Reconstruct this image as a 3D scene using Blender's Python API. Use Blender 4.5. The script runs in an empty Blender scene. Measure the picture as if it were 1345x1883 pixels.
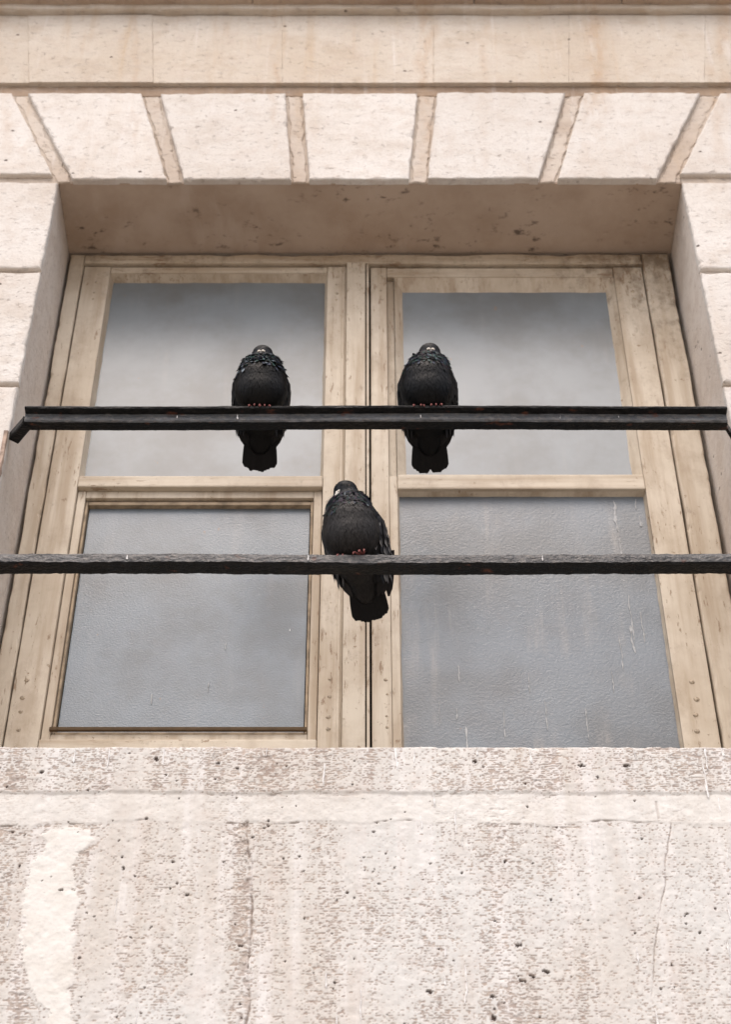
import bpy, bmesh, math, random
import numpy as np
from mathutils import Vector, Matrix, noise

random.seed(7); rng = np.random.default_rng(7)
S = bpy.context.scene
COL = S.collection

# ------------------------------------------------------------------ camera
CAM_D = 2.8185                       # metres from the facade
cam_d = bpy.data.cameras.new('camera'); cam = bpy.data.objects.new('camera', cam_d); COL.objects.link(cam)
cam.location = (-0.012, -CAM_D, 1.6)
cam.rotation_euler = (math.radians(90 + 44), 0, 0)
cam_d.sensor_fit = 'VERTICAL'; cam_d.sensor_height = 36; cam_d.lens = 36 * 3370 / 1883
cam_d.clip_start = 0.05; cam_d.clip_end = 500
cam_d.dof.use_dof = True; cam_d.dof.focus_distance = 3.75; cam_d.dof.aperture_fstop = 5.0
S.camera = cam

# ------------------------------------------------------------------ sky, sun, exposure
SUN_EL, SUN_AZ = 62, 190             # soft overcast light from in front of the facade
w = bpy.data.worlds.new('World'); S.world = w; w.use_nodes = True
nt = w.node_tree; bg = nt.nodes['Background']
sky = nt.nodes.new('ShaderNodeTexSky'); sky.sky_type = 'NISHITA'; sky.sun_disc = False
sky.sun_elevation = math.radians(SUN_EL); sky.sun_rotation = math.radians(SUN_AZ)
sky.air_density = 0.55; sky.dust_density = 5.0; sky.ozone_density = 0.5
nt.links.new(sky.outputs[0], bg.inputs[0]); bg.inputs[1].default_value = 0.15
sd = bpy.data.lights.new('sun', 'SUN'); sd.energy = 1.2; sd.angle = math.radians(140); sd.color = (1, 0.96, 0.885)
so = bpy.data.objects.new('sun', sd); COL.objects.link(so)
so.rotation_euler = (math.radians(90 - SUN_EL), 0, math.radians(-12))
S.view_settings.view_transform = 'Standard'; S.view_settings.look = 'None'
S.view_settings.exposure = 0.70; S.view_settings.gamma = 1
S.render.engine = 'CYCLES'

# ------------------------------------------------------------------ helpers
def link(o, parent=None):
    COL.objects.link(o)
    if parent: o.parent = parent
    return o
def empty(name, loc, label, cat, group=None, rz=0):
    o = bpy.data.objects.new(name, None); COL.objects.link(o); o.location = loc; o.rotation_euler = (0, 0, rz)
    o['label'] = label; o['category'] = cat
    if group: o['group'] = group
    return o
def mesh_obj(name, V, F, mat, parent=None, smooth=False, world=True, col=None):
    """V in world metres; when parented to an Empty the vertices are moved into its frame"""
    V = np.asarray(V, float)
    if parent is not None and world:
        off = np.array(root_loc(parent)); V = V - off
    me = bpy.data.meshes.new(name); me.from_pydata(V.tolist(), [], F); 
    if col is not None:
        a = me.color_attributes.new('tint', 'FLOAT_COLOR', 'POINT')
        c = np.ones((len(V), 4), np.float32); c[:, :3] = col; a.data.foreach_set('color', c.ravel())
    me.materials.append(mat)
    if smooth: me.shade_smooth()
    me.update()
    return link(bpy.data.objects.new(name, me), parent)
def root_loc(p):
    l = Vector(p.location)
    while p.parent: p = p.parent; l += Vector(p.location)
    return l
def box_vf(x0, x1, y0, y1, z0, z1, b=0.002):
    bm = bmesh.new(); bmesh.ops.create_cube(bm, size=1)
    for v in bm.verts: v.co = Vector(((x0+x1)/2 + v.co.x*(x1-x0), (y0+y1)/2 + v.co.y*(y1-y0), (z0+z1)/2 + v.co.z*(z1-z0)))
    if b: bmesh.ops.bevel(bm, geom=bm.edges[:], offset=b, segments=2, affect='EDGES', profile=0.6)
    bm.verts.ensure_lookup_table(); V = [v.co[:] for v in bm.verts]; F = [[v.index for v in f.verts] for f in bm.faces]; bm.free()
    return V, F
def join(parts):
    V, F = [], []
    for v, f in parts:
        n = len(V); V += [tuple(p) for p in v]; F += [[i + n for i in q] for q in f]
    return V, F
def fbm(x, z, s, seed=0.0, o=3):
    return noise.fractal(Vector((x*s + seed, seed*1.7, z*s)), 1.0, 2.0, o)
def resample(poly, step):
    out = []
    n = len(poly)
    for i in range(n):
        a, b = np.array(poly[i], float), np.array(poly[(i+1) % n], float)
        k = max(1, int(np.linalg.norm(b-a)/step))
        for j in range(k): out.append(a + (b-a)*j/k)
    return np.array(out)
def slab(poly, yf, yb, ch=0.004, jit=0.0015, step=0.012, seed=0.0, freq=40):
    """stone: outline in the x,z plane, front at yf, back at yb, worn chamfer and uneven arrises. outline counter-clockwise from the front"""
    P = resample(poly, step); n = len(P)
    T = np.roll(P, -1, 0) - np.roll(P, 1, 0); T /= np.maximum(np.linalg.norm(T, axis=1)[:, None], 1e-9)
    N = np.stack([-T[:, 1], T[:, 0]], 1)                 # inward for ccw
    d = np.array([fbm(p[0], p[1], freq, seed) for p in P])
    chip = np.array([max(0, fbm(p[0], p[1], 17, seed+9)-0.22) + 1.5*max(0, fbm(p[0], p[1], 34, seed+19)-0.42) for p in P])
    O = P + N*(jit*d)[:, None]
    c = ch*(1 + 0.5*d) + np.minimum(chip*ch*3.0, ch*2.5)
    M = O + N*(c*0.35)[:, None]; I = O + N*np.maximum(c, 0.0008)[:, None]
    V = [(p[0], yb, p[1]) for p in O] + [(p[0], yf + cc, p[1]) for p, cc in zip(O, c)] + [(p[0], yf + cc*0.3, p[1]) for p, cc in zip(M, c)] + [(p[0], yf, p[1]) for p in I]
    F = []
    for r in range(3):
        for i in range(n):
            j = (i+1) % n; F.append([r*n+i, r*n+j, (r+1)*n+j, (r+1)*n+i])
    F.append([3*n+i for i in range(n)])
    return V, F

# ------------------------------------------------------------------ materials
class NM:
    def __init__(s, name):
        s.m = bpy.data.materials.new(name); s.m.use_nodes = True; s.t = s.m.node_tree; s.b = s.t.nodes['Principled BSDF']
        s.geo = s.t.nodes.new('ShaderNodeTexCoord')
    def n(s, typ, **k):
        x = s.t.nodes.new(typ)
        for a, b in k.items(): setattr(x, a, b)
        return x
    def l(s, a, b): s.t.links.new(a, b)
    def pos(s, sx=1, sy=1, sz=1, loc=(0, 0, 0)):
        m = s.n('ShaderNodeMapping'); m.inputs['Scale'].default_value = (sx, sy, sz); m.inputs['Location'].default_value = loc
        s.l(s.geo.outputs['Object'], m.inputs[0]); return m.outputs[0]
    def noise(s, scale, vec=None, det=4, rough=0.55, dist=0):
        x = s.n('ShaderNodeTexNoise'); x.inputs['Scale'].default_value = scale; x.inputs['Detail'].default_value = det
        x.inputs['Roughness'].default_value = rough; x.inputs['Distortion'].default_value = dist
        s.l(vec if vec is not None else s.geo.outputs['Object'], x.inputs['Vector']); return x.outputs[0]
    def vor(s, scale, vec=None, out='Distance', feature='F1'):
        x = s.n('ShaderNodeTexVoronoi', feature=feature); x.inputs['Scale'].default_value = scale
        s.l(vec if vec is not None else s.geo.outputs['Object'], x.inputs['Vector']); return x.outputs[out]
    def ramp(s, v, a, b, inv=False):
        x = s.n('ShaderNodeMapRange', interpolation_type='SMOOTHSTEP'); x.inputs['From Min'].default_value = a; x.inputs['From Max'].default_value = b
        if inv: x.inputs['To Min'].default_value = 1; x.inputs['To Max'].default_value = 0
        s.l(v, x.inputs['Value']); return x.outputs[0]
    def math(s, op, a, b=None, clamp=False):
        x = s.n('ShaderNodeMath', operation=op, use_clamp=clamp)
        for i, v in enumerate((a, b)):
            if v is None: continue
            if isinstance(v, (int, float)): x.inputs[i].default_value = v
            else: s.l(v, x.inputs[i])
        return x.outputs[0]
    def mix(s, f, a, b, blend='MIX'):
        x = s.n('ShaderNodeMix', data_type='RGBA', blend_type=blend)
        for i, v in ((0, f), (6, a), (7, b)):
            if isinstance(v, (int, float)): x.inputs[i].default_value = v
            elif isinstance(v, tuple): x.inputs[i].default_value = (*v, 1)
            else: s.l(v, x.inputs[i])
        return x.outputs[2]
    def xyz(s):
        x = s.n('ShaderNodeSeparateXYZ'); s.l(s.geo.outputs['Object'], x.inputs[0]); return x.outputs
    def bump(s, h, strength=0.5, dist=0.002, prev=None):
        x = s.n('ShaderNodeBump'); x.inputs['Strength'].default_value = strength; x.inputs['Distance'].default_value = dist
        s.l(h, x.inputs['Height'])
        if prev is not None: s.l(prev, x.inputs['Normal'])
        return x.outputs[0]
    def done(s, col, rough=0.85, nrm=None, spec=0.3, **k):
        if isinstance(col, tuple): s.b.inputs['Base Color'].default_value = (*col, 1)
        else: s.l(col, s.b.inputs['Base Color'])
        if isinstance(rough, (int, float)): s.b.inputs['Roughness'].default_value = rough
        else: s.l(rough, s.b.inputs['Roughness'])
        s.b.inputs['Specular IOR Level'].default_value = spec
        if nrm is not None: s.l(nrm, s.b.inputs['Normal'])
        for a, b in k.items(): s.b.inputs[a].default_value = b
        return s.m

def m_facade(name, c1=(0.66, 0.60, 0.545), c2=(0.56, 0.485, 0.42), ochre=0.5, grime=0.3):
    M = NM(name)
    big = M.noise(2.6, det=5); mid = M.noise(16, det=6, rough=0.65); fine = M.noise(140, det=4)
    col = M.mix(M.ramp(big, 0.35, 0.68), c1, c2)
    col = M.mix(M.math('MULTIPLY', M.ramp(mid, 0.45, 0.75), 0.5), col, (0.52, 0.43, 0.36))
    st = M.noise(3.0, M.pos(5, 1, 0.55), det=5, rough=0.6)
    col = M.mix(M.math('MULTIPLY', M.ramp(st, 0.52, 0.75), ochre), col, (0.50, 0.36, 0.22))
    wst = M.noise(4.0, M.pos(9, 1, 0.5, (3, 0, 1)), det=5, rough=0.6)
    col = M.mix(M.math('MULTIPLY', M.ramp(wst, 0.55, 0.75), 0.45), col, (0.74, 0.71, 0.68))
    X = M.xyz(); wv = M.math('MULTIPLY', M.math('SUBTRACT', M.noise(6, det=4), 0.5), 0.10); xx = M.math('ADD', X[0], wv)
    run = None
    for xc, wd, a in ((0.15, 0.035, 0.8), (0.60, 0.05, 0.9), (0.30, 0.02, 0.5), (-0.25, 0.015, 0.55), (-0.62, 0.015, 0.5), (0.93, 0.04, 0.8), (-0.97, 0.03, 0.5)):
        t = M.math('MULTIPLY', M.ramp(M.math('ABSOLUTE', M.math('SUBTRACT', M.math('SUBTRACT', xx, M.math('MULTIPLY', M.math('SUBTRACT', X[2], 5.7), 0.16*xc)), xc)), 0.0, wd, True), a)
        run = t if run is None else M.math('MAXIMUM', run, t)
    run = M.math('MULTIPLY', M.math('MULTIPLY', run, M.ramp(X[2], 5.3, 6.0)), M.ramp(M.noise(14, M.pos(1.5, 1, 0.5), det=5, rough=0.65), 0.36, 0.62))
    col = M.mix(M.math('MULTIPLY', run, 0.75), col, (0.47, 0.33, 0.215))
    pat = M.ramp(M.noise(5.5, M.pos(1, 1, 1.4, (4, 0, 8)), det=6, rough=0.68), 0.50, 0.66)
    col = M.mix(M.math('MULTIPLY', pat, 0.55), col, tuple(c*f for c, f in zip(c2, (0.86, 0.82, 0.78))))
    oi = M.n('ShaderNodeObjectInfo'); col = M.mix(M.math('MULTIPLY', oi.outputs['Random'], 0.34), col, tuple(c*0.80 for c in c2))
    # scattered grey flecks and short scratches, patchy
    gate = M.ramp(M.noise(7, M.pos(1, 1, 1, (5, 2, 0)), det=3), 0.42, 0.65)
    fl = M.ramp(M.noise(60, M.pos(0.7, 1, 1.3), det=6, rough=0.75), 0.565, 0.68)
    col = M.mix(M.math('MULTIPLY', M.math('MULTIPLY', fl, gate), grime + 0.35), col, (0.30, 0.24, 0.20))
    v = M.vor(17, M.pos(1, 1, 1, (1.3, 0, .4))); vc = M.vor(17, M.pos(1, 1, 1, (1.3, 0, .4)), out='Color')
    sep = M.n('ShaderNodeSeparateColor'); M.l(vc, sep.inputs[0])
    hole = M.math('MULTIPLY', M.ramp(v, 0.04, 0.10, True), M.math('GREATER_THAN', sep.outputs[0], 0.72))
    col = M.mix(M.math('MULTIPLY', hole, 0.8), col, (0.10, 0.07, 0.055))
    # fine tooling grain and grey scuffs
    sc = M.ramp(M.noise(30, M.pos(0.45, 1, 1.6, (9, 0, 2)), det=6, rough=0.75), 0.50, 0.72)
    col = M.mix(M.math('MULTIPLY', sc, 0.34), col, (0.44, 0.385, 0.345))
    col = M.mix(M.math('MULTIPLY', M.ramp(fine, 0.5, 0.75), 0.28), col, (0.42, 0.36, 0.31))
    h = M.math('SUBTRACT', M.math('ADD', M.math('MULTIPLY', mid, 0.9), M.math('MULTIPLY', fine, 0.4)), M.math('ADD', M.math('MULTIPLY', hole, 1.2), M.math('MULTIPLY', fl, 0.3)))
    n = M.bump(h, 0.75, 0.005)
    return M.done(col, 0.9, n, 0.2)

def m_parapet(name):
    """combed limestone; the relief grid carries masks: R lime mortar, G dirt lodged in the dents, B open cavities"""
    M = NM(name)
    at = M.n('ShaderNodeAttribute'); at.attribute_name = 'tint'; sp = M.n('ShaderNodeSeparateColor'); M.l(at.outputs['Color'], sp.inputs[0])
    big = M.noise(2.2, det=5); mid = M.noise(14, det=6, rough=0.65); fine = M.noise(160, M.pos(.6, 1, 1), det=4, rough=0.7)
    base = M.mix(M.ramp(big, 0.35, 0.65), (0.60, 0.595, 0.57), (0.56, 0.53, 0.485))
    strk = M.noise(3.0, M.pos(8, 1, 0.5), det=5, rough=0.6)
    base = M.mix(M.math('MULTIPLY', M.ramp(strk, 0.46, 0.68), 0.8), base, (0.69, 0.675, 0.655))
    brn = M.noise(3.0, M.pos(5, 1, 0.6, (11, 0, 5)), det=6, rough=0.65)
    base = M.mix(M.math('MULTIPLY', M.ramp(brn, 0.50, 0.72), 0.35), base, (0.49, 0.42, 0.36))
    base = M.mix(M.math('MULTIPLY', M.ramp(mid, 0.5, 0.75), 0.45), base, (0.50, 0.43, 0.385))
    base = M.mix(M.math('MULTIPLY', M.ramp(fine, 0.52, 0.75), 0.30), base, (0.42, 0.33, 0.28))
    mor = M.mix(M.ramp(mid, 0.4, 0.7), (0.69, 0.675, 0.635), (0.63, 0.605, 0.555))
    col = M.mix(sp.outputs[0], base, mor)
    pcol = M.mix(M.ramp(M.noise(30, det=3), 0.4, 0.65), (0.235, 0.165, 0.13), (0.34, 0.25, 0.19))
    col = M.mix(M.math('MULTIPLY', sp.outputs[1], 0.70), col, pcol)
    col = M.mix(M.math('MULTIPLY', sp.outputs[2], 0.9), col, (0.075, 0.045, 0.038))
    return M.done(col, 0.92, M.bump(M.math('ADD', M.math('MULTIPLY', mid, 0.4), M.math('MULTIPLY', fine, 0.5)), 0.5, 0.002), 0.15)

def m_mortar(name, c1, c2, sc=10):
    M = NM(name)
    a = M.noise(sc, det=6, rough=0.6); f = M.noise(1, M.pos(60, 40, 160), det=4)
    col = M.mix(M.ramp(a, 0.4, 0.7), c1, c2)
    fl = M.ramp(M.noise(1, M.pos(70, 40, 120, (4, 0, 0)), det=4, rough=0.7), 0.63, 0.72)
    col = M.mix(M.math('MULTIPLY', fl, 0.6), col, (0.38, 0.28, 0.22))
    return M.done(col, 0.92, M.bump(M.math('ADD', a, M.math('MULTIPLY', f, 0.35)), 0.6, 0.003), 0.15)

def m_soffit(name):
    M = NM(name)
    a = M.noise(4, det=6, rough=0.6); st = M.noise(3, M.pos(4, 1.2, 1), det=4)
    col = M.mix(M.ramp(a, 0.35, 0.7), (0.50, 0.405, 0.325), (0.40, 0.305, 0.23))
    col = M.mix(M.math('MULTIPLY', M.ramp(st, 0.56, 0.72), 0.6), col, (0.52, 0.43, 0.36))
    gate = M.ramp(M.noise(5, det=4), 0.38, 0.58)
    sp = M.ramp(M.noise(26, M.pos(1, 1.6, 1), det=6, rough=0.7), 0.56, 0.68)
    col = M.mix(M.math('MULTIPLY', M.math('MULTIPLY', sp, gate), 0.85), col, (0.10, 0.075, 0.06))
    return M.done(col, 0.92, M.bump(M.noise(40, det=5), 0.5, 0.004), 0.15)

def m_paint(name, axis='z'):
    """old cream oil paint on wood: brush grain, rubbed dirt, mould in the top corners"""
    M = NM(name); X = M.xyz()
    g = M.noise(1, M.pos(90, 60, 4) if axis == 'z' else M.pos(4, 60, 90), det=5, rough=0.6)
    a = M.noise(5, det=6, rough=0.62)
    s2 = M.noise(1, M.pos(22, 10, 1.6) if axis == 'z' else M.pos(1.6, 10, 22), det=5, rough=0.6)
    col = M.mix(M.ramp(a, 0.38, 0.68), (0.60, 0.53, 0.425), (0.50, 0.425, 0.325))
    col = M.mix(M.math('MULTIPLY', M.ramp(s2, 0.42, 0.68), 0.8), col, (0.37, 0.285, 0.195))
    gr = M.ramp(M.noise(9, M.pos(1, 1, 0.6, (3, 3, 3)), det=7, rough=0.72), 0.47, 0.68)
    col = M.mix(M.math('MULTIPLY', gr, 0.45), col, (0.33, 0.25, 0.175))
    col = M.mix(M.math('MULTIPLY', M.ramp(g, 0.55, 0.75), 0.25), col, (0.36, 0.29, 0.21))
    # mould: top edge band and the right top corner
    dx = M.math('SUBTRACT', X[0], 0.0); 
    top = M.ramp(X[2], 1.62, 1.82)
    rt = M.math('MULTIPLY', M.ramp(X[0], 0.42, 0.80), M.ramp(X[2], 1.15, 1.80))
    mn = M.noise(26, M.pos(1, 1, 0.7), det=8, rough=0.78)
    mo = M.ramp(M.math('ADD', mn, M.math('ADD', M.math('MULTIPLY', top, 0.10), M.math('MULTIPLY', rt, 0.16))), 0.56, 0.84)
    col = M.mix(M.math('MULTIPLY', mo, 0.75), col, (0.16, 0.115, 0.075))
    # chips and flaking strips down to bare wood
    ch = M.ramp(M.noise(44, det=6, rough=0.75), 0.635, 0.68)
    fk = M.noise(1, M.pos(120, 60, 22) if axis == 'z' else M.pos(22, 60, 120), det=5, rough=0.7)
    fg = M.ramp(M.noise(3.2, M.pos(1, 1, 1, (2, 5, 1)), det=3), 0.44, 0.58)
    ch = M.math('MAXIMUM', ch, M.math('MULTIPLY', M.ramp(M.math('ADD', fk, M.math('MULTIPLY', top, 0.06)), 0.60, 0.65), fg))
    col = M.mix(M.math('MULTIPLY', ch, 0.7), col, (0.22, 0.13, 0.07))
    h = M.math('SUBTRACT', M.math('ADD', M.math('MULTIPLY', g, 0.5), M.math('MULTIPLY', a, 0.5)), M.math('MULTIPLY', ch, 0.6))
    return M.done(col, 0.62, M.bump(h, 0.45, 0.003), 0.35)

def m_glass(name, base, scale, strength, rough, dirt, ior=2.0):
    """obscured cathedral glass seen against a dark room"""
    M = NM(name)
    hm = M.noise(scale, M.pos(1, 1, 1.25), det=2, rough=0.5, dist=0.6)
    d1 = M.noise(3.5, det=5, rough=0.6); st = M.noise(1, M.pos(24, 5, 1.5), det=5, rough=0.65)
    col = M.mix(M.ramp(d1, 0.36, 0.66), base, tuple(c*f for c, f in zip(base, (0.74, 0.70, 0.66))))
    col = M.mix(M.math('MULTIPLY', M.math('MULTIPLY', M.ramp(st, 0.50, 0.75), M.ramp(M.noise(5, det=4), 0.4, 0.6)), dirt), col, (0.36, 0.33, 0.29))
    bl = M.ramp(M.noise(8, M.pos(1, 1, 0.7, (6, 1, 2)), det=6, rough=0.7), 0.48, 0.7)
    col = M.mix(M.math('MULTIPLY', bl, 0.20), col, (0.115, 0.105, 0.10))
    sp = M.ramp(M.noise(42, M.pos(1.2, 1, 0.9), det=3, rough=0.5), 0.735, 0.77)
    col = M.mix(M.math('MULTIPLY', sp, 0.5), col, (0.25, 0.16, 0.10))
    r = M.math('ADD', M.math('MULTIPLY', d1, 0.15), rough)
    m = M.done(col, r, M.bump(hm, strength, 0.004), 0.5)
    M.b.inputs['IOR'].default_value = ior
    return m

def m_iron(name, base=(0.003, 0.0034, 0.0038), crust=0.05, spec=0.18):
    M = NM(name)
    a = M.noise(24, M.pos(0.5, 1, 1), det=6, rough=0.7); b = M.noise(120, M.pos(0.6, 1, 1), det=4)
    col = M.mix(M.ramp(a, 0.4, 0.7), base, tuple(c*2.2 for c in base))
    col = M.mix(M.math('MULTIPLY', M.ramp(M.noise(110, M.pos(0.55, 1, 1), det=6, rough=0.75), 0.46, 0.66), crust), col, (0.16, 0.145, 0.13))
    rust = M.ramp(M.noise(33, M.pos(0.7, 1, 1, (3, 1, 2)), det=5), 0.62, 0.72)
    col = M.mix(M.math('MULTIPLY', rust, 0.75), col, (0.10, 0.036, 0.02))
    return M.done(col, 0.42, M.bump(M.math('ADD', a, M.math('MULTIPLY', b, 0.8)), 1.0, 0.006), spec)

def plain(name, c, rough=0.7, spec=0.3, nscale=60, var=0.25):
    M = NM(name); a = M.noise(nscale, det=4)
    col = M.mix(M.ramp(a, 0.35, 0.7), c, tuple(x*(1-var) for x in c))
    return M.done(col, rough, M.bump(a, 0.3, 0.001), spec)

MAT = dict(
    voussoir=m_facade('pale_limestone', (0.71, 0.685, 0.645), (0.635, 0.59, 0.535), 0.15, 0.45),
    course=m_facade('warm_limestone', (0.61, 0.555, 0.48), (0.54, 0.465, 0.375), 0.6, 0.3),
    joint=m_facade('joint_stone', (0.61, 0.555, 0.49), (0.48, 0.40, 0.325), 0.45, 0.9),
    groove=m_facade('shaded_groove_stone', (0.36, 0.265, 0.19), (0.27, 0.195, 0.135), 0.5, 0.7),  # brown stain plus the shadow under the course, both put into the colour
    cornice=m_facade('weathered_cornice', (0.50, 0.40, 0.31), (0.38, 0.285, 0.215), 0.5, 0.8),
    reveal=m_facade('reveal_stone', (0.72, 0.665, 0.60), (0.64, 0.57, 0.50), 0.2, 0.4),
    soffit=m_soffit('soffit_stone'),
    parapet=m_parapet('combed_limestone'),
    mortar_white=m_mortar('white_mortar', (0.80, 0.79, 0.755), (0.75, 0.73, 0.69)),
    mortar=m_mortar('pale_mortar', (0.66, 0.635, 0.60), (0.60, 0.56, 0.515)),
    paint_v=m_paint('cream_paint_upright', 'z'), paint_h=m_paint('cream_paint_rail', 'x'),
    glass_up=m_glass('frosted_glass', (0.190, 0.216, 0.230), 330, 0.05, 0.26, 0.10, 1.62),
    glass_low=m_glass('dimpled_glass', (0.160, 0.194, 0.222), 200, 0.21, 0.27, 0.12, 1.58),  # lower left pane: darker base holds its dimmer reflection
    glass_dim=m_glass('dimpled_glass_dirty_dimmed', (0.150, 0.177, 0.200), 175, 0.24, 0.27, 0.45, 1.58),  # lower right pane: dimmer reflection put into the base, dirt streaks on top
    void=plain('dark_gap', (0.012, 0.010, 0.009), 0.9, 0.1),
    hopper=plain('worn_hopper_paint', (0.40, 0.31, 0.21), 0.7, 0.3, 30, 0.5),
    grime=plain('grimy_wood', (0.10, 0.065, 0.035), 0.8, 0.2),
    iron=m_iron('black_iron'), skylit=m_iron('skylit_iron', (0.040, 0.043, 0.046), 0.6, 0.5), skylit_crust=m_iron('skylit_crusted_iron', (0.024, 0.025, 0.027), 0.75, 0.5),  # the two outward-face irons are lighter copies, sky light put into the colour
    rust=plain('rusty_iron', (0.46, 0.35, 0.28), 0.85, 0.2, 45, 0.5),
    screw=plain('painted_screw', (0.52, 0.43, 0.32), 0.65, 0.3, 260, 0.6),
    dropping=plain('dried_dropping', (0.82, 0.81, 0.79), 0.9, 0.15, 200, 0.12),
    smear=plain('thin_dropping', (0.46, 0.47, 0.47), 0.8, 0.2, 120, 0.3),
    street=plain('street_stone', (0.34, 0.30, 0.26), 0.9, 0.2, 3, 0.3),
    room=plain('dark_room', (0.03, 0.028, 0.026), 0.9, 0.1),
)

# ------------------------------------------------------------------ street (outside the frame, it bounces light up)
st = mesh_obj('street', [(-60, -60, 0), (60, -60, 0), (60, 0.3, 0), (-60, 0.3, 0)], [[0, 1, 2, 3]], MAT['street'])
st['kind'] = 'structure'

# ------------------------------------------------------------------ stone facade
HW = 0.81; ZT = 5.525; SILL = 3.703; YW = 0.24
fac = empty('stone_facade', (0, 0, 0), 'weathered cream limestone facade with flat arch above the window and stained parapet below', 'wall')
CD = 0.016                                            # how far the joint floor lies behind the stone faces
for a in [(-3.2, -HW-.0015, 0.0, 7.6), (HW+.0015, 3.2, 0.0, 7.6)]:
    V, F = box_vf(a[0], a[1], CD, 0.34, a[2], a[3], 0.003); mesh_obj('wall_core', V, F, MAT['reveal'], fac)
V, F = box_vf(-HW-.001, HW+.001, CD, 0.34, ZT+.004, 7.59, 0.002); mesh_obj('wall_core', V, F, MAT['joint'], fac)
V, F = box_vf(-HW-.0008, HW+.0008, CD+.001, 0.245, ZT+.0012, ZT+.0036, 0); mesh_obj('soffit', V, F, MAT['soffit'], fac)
V, F = box_vf(-HW-.001, HW+.001, CD, 0.34, 0.0, SILL-.012, 0.002); mesh_obj('wall_core', V, F, MAT['joint'], fac)
# sheets that give the joint floors their own dirty colour (2 mm in front of the core)
for a in [(-3.2, -HW-.001, 4.0, 6.4), (HW+.001, 3.2, 4.0, 6.4)]:
    V, F = box_vf(a[0], a[1], CD-.002, CD-.0003, a[2], a[3], 0); mesh_obj('joint_bed', V, F, MAT['joint'], fac)

# voussoirs of the flat arch: joint channels as (top left, top right, bottom left, bottom right)
ZV0, ZV1 = ZT, 5.922
J = [(-0.985, -0.940, -0.820, -0.772), (-0.628, -0.576, -0.530, -0.484), (-0.232, -0.184, -0.206, -0.158),
     (0.130, 0.185, 0.100, 0.150), (0.537, 0.589, 0.437, 0.488), (0.908, 0.962, 0.744, 0.800)]
for i in range(5):
    a, b = J[i], J[i+1]
    V, F = slab([(a[3], ZV0), (b[2], ZV0), (b[0], ZV1), (a[1], ZV1)], rng.uniform(-.002, .002), CD+.004, 0.0036, 0.0020, seed=i*3.1, freq=26, step=0.008)
    mesh_obj('voussoir', V, F, MAT['voussoir'], fac)
for s, j in ((-1, J[0]), (1, J[5])):                 # the springers to either side
    zt = 5.546
    if s < 0: xb = j[2] + (j[0]-j[2])*(zt-ZV0)/(ZV1-ZV0); P = [(-1.75, zt), (xb, zt), (j[0], ZV1), (-1.75, ZV1)]
    else: xb = j[3] + (j[1]-j[3])*(zt-ZV0)/(ZV1-ZV0); P = [(xb, zt), (1.75, zt), (1.75, ZV1), (j[1], ZV1)]
    V, F = slab(P, 0.0, CD+.004, 0.0045, 0.0012, seed=20+s, freq=22); mesh_obj('springer_stone', V, F, MAT['voussoir'], fac)
# mortar in the channels: slim strips standing a little proud of the joint floor
for i, j in enumerate(J):
    e = 0.007
    V, F = slab([(j[2]+e, ZV0-.001), (j[3]-e, ZV0-.001), (j[1]-e, ZV1), (j[0]+e, ZV1)], CD-.0045, CD+.002, 0.003, 0.006, seed=50+i, freq=24, step=0.008)
    mesh_obj('joint_mortar', V, F, MAT['joint'], fac)
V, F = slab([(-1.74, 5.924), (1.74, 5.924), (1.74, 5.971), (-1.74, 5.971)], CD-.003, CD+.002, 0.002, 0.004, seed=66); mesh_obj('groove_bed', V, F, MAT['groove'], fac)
# course above the arch
xs = [-1.7, -0.962, -0.612, -0.247, 0.18, 0.562, 0.945, 1.7]
for i in range(7):
    g = 0.0001; l = 0.045/2 if False else 0
    V, F = slab([(xs[i]+g-.025*(xs[i]/1.0)*0+ (-.02*xs[i] if 0 < i else 0), 5.972), (xs[i+1]-g+(-.02*xs[i+1] if i < 6 else 0), 5.972),
                 (xs[i+1]-g+(.03*xs[i+1] if i < 6 else 0), 6.322), (xs[i]+g+(.03*xs[i] if 0 < i else 0), 6.322)], rng.uniform(-.0015, .0015), CD+.004, 0.0007, 0.0005, seed=70+i)
    mesh_obj('course_block', V, F, MAT['course'], fac)
# string course that closes the picture at the top
V, F = slab([(-1.75, 6.325), (1.75, 6.325), (1.75, 6.42), (-1.75, 6.42)], -0.022, CD+.004, 0.006, 0.007, seed=88, freq=9); mesh_obj('cornice_fillet', V, F, MAT['course'], fac)
for i, (a, b) in enumerate([(-1.75, -0.34), (-0.336, 0.30), (0.303, 0.73), (0.733, 1.75)]):
    V, F = slab([(a, 6.345), (b, 6.345), (b, 6.53), (a, 6.53)], -0.062+rng.uniform(-.006, .006), CD+.004, 0.010, 0.005, seed=90+i, freq=12); mesh_obj('cornice_block', V, F, MAT['cornice'], fac)
# blocks beside the opening
LZ = [(5.156, 5.510), (4.738, 5.139), (4.33, 4.720), (3.92, 4.312), (3.715, 3.902)]
for s in (-1, 1):
    for i, (z0, z1) in enumerate(LZ):
        xi = HW - .0008 + rng.uniform(-.0008, .0008)
        P = [(-1.75, z0), (-xi, z0), (-xi, z1), (-1.75, z1)] if s < 0 else [(xi, z0), (1.75, z0), (1.75, z1), (xi, z1)]
        V, F = slab(P, rng.uniform(-.0015, .0015), CD+.004, 0.0045, 0.0022, seed=100+i*2+s, freq=18); mesh_obj('jamb_block', V, F, MAT['voussoir'], fac)

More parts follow.
